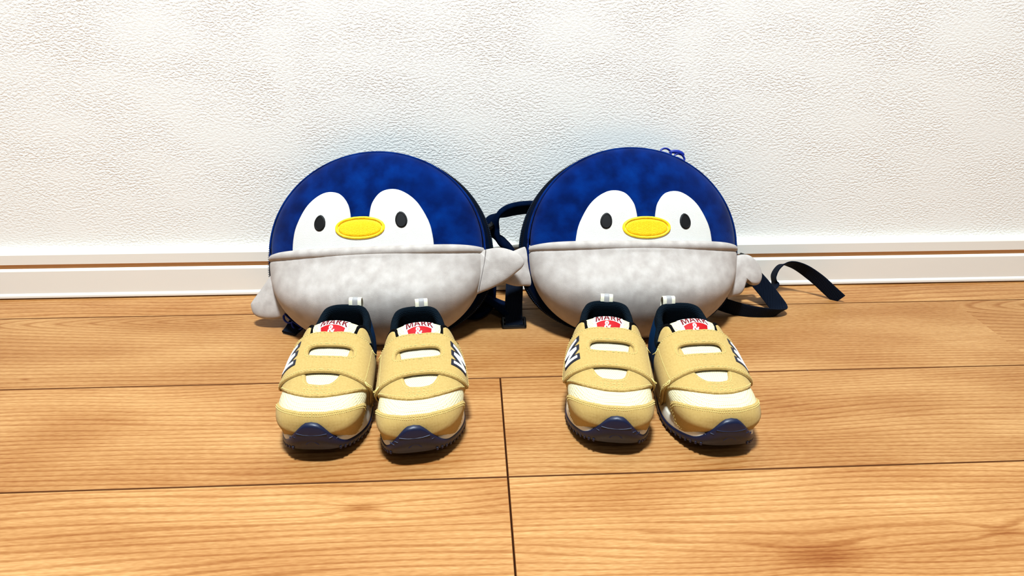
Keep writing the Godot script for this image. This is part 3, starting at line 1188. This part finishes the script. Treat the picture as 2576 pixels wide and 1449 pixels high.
func bumper_z(x: float, y: float) -> float:
	# front face of the toe bumper at that place (toe tip outline pushed forward a little)
	var best := 0.0
	for i in 40:
		var c := sole_pt(-PI * 0.5 * i / 40.0)
		if absf(c.x) >= absf(x):
			best = c.y
			break
	return best + 0.0012 + 0.0009 * smoothstep(0.004, 0.02, y)

# ---------------------------------------------------------------- the room
func slab(lo: Vector3, hi: Vector3, ch := 0.0005) -> MB:
	var mb := MB.new()
	mb.box(Transform3D(Basis(), (lo + hi) * 0.5), hi - lo, ch)
	return mb

func plank(under: Node, look: Material, x0: float, x1: float, z0: float, z1: float, u0: float, v0: float) -> void:
	var mb := MB.new()
	var c := 0.0006
	var g := 0.00035
	var a := Vector3(x0 + g, 0, z0 + g)
	var b := Vector3(x1 - g, 0, z1 - g)
	var top := [Vector3(a.x + c, 0, a.z + c), Vector3(b.x - c, 0, a.z + c), Vector3(b.x - c, 0, b.z - c), Vector3(a.x + c, 0, b.z - c)]
	var mid := [Vector3(a.x, -c, a.z), Vector3(b.x, -c, a.z), Vector3(b.x, -c, b.z), Vector3(a.x, -c, b.z)]
	var bot := []
	for p in mid: bot.push_back(p + Vector3(0, -0.008, 0))
	var from := (a + b) * 0.5 + Vector3(0, -0.004, 0)
	mb.quad(top[0], top[1], top[2], top[3], from)
	for i in mb.v.size():
		mb.t[i] = Vector2((mb.v[i].x - x0) / 1.212 + u0, (mb.v[i].z - z0) / 0.1515 + v0)
	var sides := MB.new()
	for i in 4:
		var j := (i + 1) % 4
		sides.quad(top[i], top[j], mid[j], mid[i], from)
		sides.quad(mid[i], mid[j], bot[j], bot[i], from)
	sides.quad(bot[0], bot[1], bot[2], bot[3], from)
	var m := mb.mesh()
	m.add_surface_from_arrays(Mesh.PRIMITIVE_TRIANGLES, sides.mesh().surface_get_arrays(0))
	m.surface_set_material(0, look)
	m.surface_set_material(1, M.plank_edge)
	var o := MeshInstance3D.new()
	o.name = "plank"
	o.mesh = m
	under.add_child(o, true)

func board_profile() -> Array:
	# baseboard section, [z, y] from the wall down to the floor
	return [[0.0, .0590], [.0072, .0590], [.0095, .0580], [.0100, .0565], [.0100, .0446], [.0096, .0442], [.0076, .0440], [.0076, .0384], [.0104, .0381], [.0116, .0374], [.0120, .0362], [.0120, .0074], [.0126, .0068], [.0134, .0056], [.0137, .0044], [.0137, .0022], [.0127, .0014], [.0060, .0012]]

func build_room() -> void:
	var X0 := -2.0
	var X1 := 2.0
	var Z1 := 3.4
	var H := 2.4
	structure("wall_back", slab(Vector3(X0 - .1, -.1, -.1), Vector3(X1 + .1, H + .1, 0)), M.wallpaper, "white stucco-textured wallpapered wall behind the bags")
	structure("wall_left", slab(Vector3(X0 - .1, -.1, 0), Vector3(X0, H + .1, Z1)), M.plain_paint, "plain grey side wall outside the frame to the left, darkened to cut bounce light")
	structure("wall_right", slab(Vector3(X1, -.1, 0), Vector3(X1 + .1, H + .1, Z1)), M.plain_paint, "plain grey side wall outside the frame to the right, darkened to cut bounce light")
	structure("wall_front", slab(Vector3(X0 - .1, -.1, Z1), Vector3(X1 + .1, H + .1, Z1 + .1)), M.plain_paint, "plain grey wall behind the camera, darkened to cut bounce light")
	structure("ceiling", slab(Vector3(X0, H, 0), Vector3(X1, H + .1, Z1)), M.plain_paint, "flat grey ceiling above the camera, darkened to cut bounce light")
	# baseboard
	var mb := MB.new()
	var pr := board_profile()
	for i in pr.size() - 1:
		if i == 6: continue
		board_strip(mb, pr[i], pr[i + 1], X0, X1)
	var bb := structure("baseboard_back", mb, M.board_white, "cream baseboard with a tan groove along the bottom of the wall")
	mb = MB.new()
	board_strip(mb, [.0077, .0441], [.0077, .0383], X0, X1)  # back face of the groove, one even tan
	part("groove_face", mb, M.board_groove, bb, "back face of the baseboard groove, coloured tan")
	# floor
	var fl := structure("floor", slab(Vector3(X0, -.03, 0), Vector3(X1, -.0089, Z1)), M.subfloor, "honey-coloured wood plank floor")
	var S := 0.1515
	var z := 0.064
	var xj := 0.0265
	var looks := [M.wood_a, M.wood_b, M.wood_c, M.wood_d, M.wood_e]
	var rowsz := [[0.004, 0.064]]
	while z < Z1 - 0.001:
		rowsz.push_back([z, minf(z + S, Z1)])
		z += S
	var rng := RandomNumberGenerator.new()
	rng.seed = 5
	for r in rowsz.size():
		var joints: Array
		match r:
			0, 1: joints = [-1.03, .788]
			2, 3: joints = [-1.792, xj, 1.844]
			_:
				var b := rng.randf_range(-1.9, -.2) if r % 2 == 0 else 0.0
				joints = [b, b + 1.818]
		var xs := [X0]
		for j in joints:
			if j > X0 + .05 and j < X1 - .05: xs.push_back(j)
		xs.push_back(X1)
		for k in xs.size() - 1:
			var w: int = (r * 2 + k) % 5
			var u0 := rng.randf()
			var v0 := 0.0
			if r == 0: w = 0; u0 = .3; v0 = .55
			elif r == 1: w = 1; u0 = 0.0 - (-.62 - xs[k]) / 1.212; v0 = 0.0
			elif r == 2: w = 2 if k == 1 else 3; u0 = 0.0 - (-.60 - xs[k]) / 1.212 if k == 1 else 0.0
			elif r == 3:
				w = 0 if k == 1 else 4
				u0 = 0.0 - (-.60 - xs[k]) / 1.212 if k == 1 else 0.0
			plank(fl, looks[w], xs[k], xs[k + 1], rowsz[r][0], rowsz[r][1], u0, v0)

func lamp_fitting(label: String, at: Vector3) -> void:
	var lamp := thing("ceiling_lamp", label, "lamp", Transform3D(Basis(), at))
	var mb := MB.new()
	var rows := []
	for k in [[.0, -.001], [.25, -.001], [.262, -.008], [.262, -.034], [.25, -.04], [0.0, -.04]]:
		var row := PackedVector3Array()
		for i in 40: row.push_back(Vector3(cos(TAU * i / 40) * k[0], k[1], sin(TAU * i / 40) * k[0]))
		rows.push_back(row)
	mb.grid(rows, true, false, Vector3(0, -.02, 0))
	part("lamp_base", mb, M.plain_paint, lamp)
	var glow: StandardMaterial3D = M.get("lamp_glow", null)
	if glow == null: glow = mat("lamp_glow", Color(0.95, 0.93, 0.88), 0.5)
	glow.emission_enabled = true
	glow.emission = Color(1.0, 0.96, 0.88)
	glow.emission_energy_multiplier = 1.2
	mb = MB.new()
	rows = []
	for k in [[.235, -.0405], [.235, -.05], [.22, -.06], [.12, -.066], [0.0, -.067]]:
		var row := PackedVector3Array()
		for i in 40: row.push_back(Vector3(cos(TAU * i / 40) * k[0], k[1], sin(TAU * i / 40) * k[0]))
		rows.push_back(row)
	mb.grid(rows, true, false, Vector3(0, -.03, 0))
	part("lamp_diffuser", mb, glow, lamp)

func board_strip(mb: MB, a: Array, b: Array, x0: float, x1: float) -> void:
	var pa := Vector3(x0, a[1], a[0])
	var pb := Vector3(x0, b[1], b[0])
	var d := Vector3(0, b[1] - a[1], b[0] - a[0])
	var n := Vector3(0, -d.z, d.y)
	n = Vector3(0, d.z, -d.y).normalized()
	var i := mb.put(pa, n)
	mb.put(pa + Vector3(x1 - x0, 0, 0), n); mb.put(pb + Vector3(x1 - x0, 0, 0), n); mb.put(pb, n)
	mb.tri(i, i + 1, i + 2); mb.tri(i, i + 2, i + 3)

func _ready() -> void:
	# ---- camera
	var cam := Camera3D.new()
	cam.name = "camera"
	var pitch := 0.441244
	var yaw := 0.0600048
	var roll := 0.00800462
	var fw := Vector3(sin(yaw) * cos(pitch), -sin(pitch), -cos(yaw) * cos(pitch))
	var rt := Vector3(cos(yaw), 0, sin(yaw))
	var up := rt.cross(fw)
	var rt2 := rt * cos(roll) + up * sin(roll)
	var up2 := -rt * sin(roll) + up * cos(roll)
	add_child(cam)
	cam.transform = Transform3D(Basis(rt2, up2, -fw), Vector3(0, 0.397075, 0.84365))
	cam.fov = rad_to_deg(2.0 * atan(724.5 / 1842.0))
	cam.near = 0.02
	cam.current = true
	# ---- air and exposure
	var we := WorldEnvironment.new()
	we.name = "room_air"
	var env := Environment.new()
	env.background_mode = Environment.BG_COLOR
	env.background_color = Color(0.02, 0.02, 0.02)
	env.tonemap_mode = Environment.TONE_MAPPER_LINEAR
	env.tonemap_exposure = 2.12
	env.sdfgi_enabled = true
	env.ssao_enabled = true
	env.ssil_enabled = true
	we.environment = env
	add_child(we)
	# ---- ceiling lamp: a round flush fitting above and in front of the bags
	var lamp_at := Vector3(-0.08, 2.4, 0.80)
	var al := AreaLight3D.new()
	al.name = "ceiling_lamp_light"
	al.area_size = Vector2(0.26, 0.26)
	al.light_color = Color(0.90, 0.955, 1.0)
	al.light_energy = 6.2
	al.shadow_enabled = true
	al.area_range = 8.0
	add_child(al)
	al.look_at_from_position(lamp_at + Vector3(0, -0.075, 0), lamp_at + Vector3(0, -1, 0), Vector3(0, 0, 1))

	# ---- added fill light behind the camera that brightens the wall, no known source
	var fill_at := Vector3(0.35, 2.4, 2.55)
	var al2 := AreaLight3D.new()
	al2.name = "added_fill_light"
	al2.area_size = Vector2(0.42, 0.42)
	al2.light_color = Color(0.90, 0.955, 1.0)
	al2.light_energy = 0.35
	al2.shadow_enabled = true
	al2.area_range = 8.0
	add_child(al2)
	al2.look_at_from_position(fill_at + Vector3(0, -0.075, 0), fill_at + Vector3(0, -1, 0), Vector3(0, 0, 1))

	# ---- large structure
	materials()
	wood("wood_a", 3, 1.0, 19.0, 0.022, [], [[3.37, .20, .16, .7]])
	wood("wood_b", 14, 0.965, 12.0, 0.0, [[.35, .10, .24]], [[1.15, .88, .045, .7]])
	wood("wood_c", 25, 0.985, 25.0, 0.003, [], [])
	wood("wood_d", 36, 0.965, 26.0, 0.002, [], [])
	wood("wood_e", 47, 1.0, 23.0, -0.010, [], [[1.45, .64, .34, .65], [2.43, .52, .15, .5]])
	build_room()
	# lamp fittings
	lamp_fitting("round white flush ceiling lamp above the shoes", lamp_at)
	lamp_fitting("added unseen ceiling lamp fitting for the fill light behind the camera", fill_at)  # made-up fitting that goes with the added fill light


	# ---- the two penguin backpacks
	var flat := func(_x, _y): return 0.0
	var bl := thing("penguin_backpack", "left penguin backpack, its outstretched flipper lying over the other bag's flipper", "backpack", bag_frame(Vector3(-.105, .089, .0907), deg_to_rad(25), deg_to_rad(-8), deg_to_rad(4.5)), "penguin backpacks leaning on the wall")
	backpack(bl, -8.0, 3.0)
	fin(bl, [[-117, -17], [-122.7, -22.1], [-134.5, -37.5], [-144.9, -50.2], [-147.1, -55.6], [-143.8, -65.4], [-134.0, -70.2], [-117.9, -71.2], [-104.9, -66.6], [-98, -56], [-107, -38]], -8.0, 13.0, flat)
	fin(bl, [[108, -4], [115.5, -5.2], [124.1, -3.4], [139.0, -2.7], [156.2, -8.9], [163.1, -17.3], [161.9, -23.7], [154.4, -30.2], [139.6, -40.2], [118.3, -49.0], [104, -51.0], [100, -30]], 3.0, 11.0, func(x, y): return 0.22 * maxf(0.0, x - 112.0), [[122.5, -4], [120, -20], [113, -47]])
	zip_pull(bl, deg_to_rad(214), 1.0, false)
	zip_pull(bl, deg_to_rad(220), -1.0, false)
	var br := thing("penguin_backpack", "right penguin backpack, with bright blue zipper pulls on top and a curled flipper", "backpack", bag_frame(Vector3(.182, .0915, .0908), deg_to_rad(25), deg_to_rad(5), deg_to_rad(-2.7)), "penguin backpacks leaning on the wall")
	backpack(br, 4.0, -3.0)
	fin(br, [[-104, -1], [-113.5, 0.4], [-119.8, -0.5], [-132.3, -4.8], [-147.1, -12.6], [-153.9, -26.7], [-148.7, -39.1], [-136.3, -44.5], [-123.9, -45.1], [-108, -43.1], [-102, -22]], -8.0, 11.0, flat, [[-117.5, -1], [-116.5, -22], [-113.5, -43]])
	fin(br, [[110, -16], [122.5, -11.9], [137.0, -11.1], [148.9, -20.4], [153.6, -34.3], [150.1, -44.3], [141.4, -46.0], [137, -40], [133, -44], [128.7, -54.7], [120.4, -58.8], [108, -57.7], [102, -36]], -6.0, 15.0, flat)
	zip_pull(br, deg_to_rad(69), -1.0, true)
	zip_pull(br, deg_to_rad(60), 1.0, false)
	# straps of the left bag
	strap(bl, "strap_end", [Vector3(-.185, .030, .085), Vector3(-.192, .016, .095), Vector3(-.199, .006, .107), Vector3(-.204, .003, .118)], [Vector3(.6, 0, -.4), Vector3(.6, 0, -.4), Vector3(.7, 0, -.2), Vector3(.8, 0, .2)], .018, .003, M.navy_webbing)
	buckle(bl, Vector3(.0195, .097, .040), Basis(Vector3(0, 0, 1), 0.5), Vector3(.016, .006, .018))
	strap(bl, "shoulder_strap", [Vector3(-.02, .10, .030), Vector3(.004, .078, .034), Vector3(.018, .052, .040), Vector3(.022, .026, .052), Vector3(.016, .008, .070), Vector3(-.005, .005, .09)], [Vector3(.4, .2, 1), Vector3(.4, .2, 1), Vector3(.3, 0, 1), Vector3(.2, 0, 1), Vector3(.1, .2, 1), Vector3(0, .2, 1)], .03, .006, M.navy_cloth)
	strap(bl, "shoulder_strap", [Vector3(-.03, .02, .05), Vector3(-.01, .026, .062), Vector3(.012, .022, .07), Vector3(.03, .012, .074), Vector3(.044, .006, .078), Vector3(.056, .005, .08)], [Vector3(0, .5, 1), Vector3(0, .5, 1), Vector3(0, .4, 1), Vector3(0, .3, 1), Vector3(0, .1, 1), Vector3(0, 0, 1)], .046, .007, M.navy_cloth)  # extra dark strap, added to stand in for shade between the bags too
	# straps of the right bag
	var pad := strap(br, "shoulder_strap", [Vector3(.085, .112, .018), Vector3(.062, .1145, .026), Vector3(.043, .113, .032), Vector3(.029, .106, .035), Vector3(.0235, .095, .037), Vector3(.028, .084, .038), Vector3(.040, .073, .038), Vector3(.052, .058, .040), Vector3(.056, .038, .046)], [Vector3(0, .7, .7), Vector3(0, .75, .7), Vector3(.1, .75, .7), Vector3(.5, .5, .7), Vector3(.75, .1, .7), Vector3(.6, -.3, .7), Vector3(.4, -.4, .8), Vector3(.3, -.2, .9), Vector3(.3, 0, .9)], .022, .0065, M.navy_cloth, "padded navy shoulder strap looping out at the side")
	var wb := strap(br, "webbing", [Vector3(.050, .048, .062), Vector3(.049, .034, .074), Vector3(.0475, .020, .088), Vector3(.0468, .010, .1), Vector3(.0468, .0062, .107), Vector3(.047, .004, .112)], [Vector3(1, 0, 0), Vector3(1, 0, 0), Vector3(1, 0, 0), Vector3(1, 0, 0), Vector3(1, 0, 0), Vector3(1, 0, 0)], .02, .0016, M.navy_webbing)
	buckle(br, Vector3(.0468, .0042, .106), Basis(Vector3(1, 0, 0), 0.35), Vector3(.028, .005, .016))
	strap(br, "shoulder_strap", [Vector3(.27, .075, .035), Vector3(.298, .066, .040), Vector3(.312, .055, .046), Vector3(.32, .04, .05), Vector3(.318, .02, .055)], [Vector3(0, .2, 1), Vector3(0, .2, 1), Vector3(.2, .2, 1), Vector3(.3, 0, 1), Vector3(.3, 0, 1)], .024, .006, M.navy_cloth)
	strap(br, "webbing", [Vector3(.322, .050, .052), Vector3(.334, .040, .056), Vector3(.348, .026, .066), Vector3(.359, .013, .078), Vector3(.364, .005, .088), Vector3(.357, .0035, .096), Vector3(.342, .005, .0985), Vector3(.322, .007, .096), Vector3(.30, .011, .088), Vector3(.285, .014, .08)], [Vector3(.9, .25, .5), Vector3(.9, .3, .4), Vector3(.9, .3, .45), Vector3(.85, .35, .5), Vector3(.7, .5, .4), Vector3(.35, .9, .4), Vector3(.1, 1, .3), Vector3(0, 1, .2), Vector3(0, 1, .2), Vector3(0, 1, .2)], .0195, .0016, M.navy_webbing)
	strap(br, "webbing", [Vector3(.352, .018, .060), Vector3(.366, .014, .050), Vector3(.3735, .016, .042), Vector3(.3735, .026, .036), Vector3(.380, .0375, .034), Vector3(.3915, .0410, .036), Vector3(.406, .0365, .040), Vector3(.424, .025, .047), Vector3(.439, .0125, .054), Vector3(.4505, .0030, .0605)], [Vector3(.2, .4, 1), Vector3(.1, .5, 1), Vector3(0, .3, 1), Vector3(-.1, .15, 1), Vector3(-.25, .25, 1), Vector3(-.1, .75, .8), Vector3(.4, .8, .7), Vector3(.6, .8, .6), Vector3(.65, .75, .6), Vector3(.65, .7, .6)], .018, .0015, M.navy_webbing, "loose webbing end arching over the floor")
	buckle(br, Vector3(.3385, .0465, .026), Basis(Vector3(0, 0, 1), -0.3), Vector3(.014, .005, .012))
	buckle(br, Vector3(.338, .023, .050), Basis(Vector3(0, 0, 1), 0.1), Vector3(.02, .006, .012))

	# ---- four small sneakers, toes to the camera
	var pairs := "small tan velcro sneakers in front of the bags"
	for k in [
		["tan and cream toddler sneaker farthest left, its letter on the left side of the strap", -1.0, -.1240, .1762, -3.45, 0.0, 0.008],
		["tan and cream toddler sneaker second from left, below the left penguin's right eye", 1.0, -.0575, .1833, 7.3, -0.013, 0.006],
		["tan and cream toddler sneaker third from left, below the right penguin's left eye", -1.0, .1364, .1795, -8.6, 0.007, 0.0],
		["tan and cream toddler sneaker farthest right, its toe pointing slightly outward", 1.0, .2050, .1865, 1.2, 0.005, -0.008]]:
		swing = k[5]
		shoe(thing("sneaker", k[0], "sneaker", Transform3D(Basis(Vector3.UP, deg_to_rad(k[4])), Vector3(k[2], 0, k[3])), pairs), k[1], k[6])
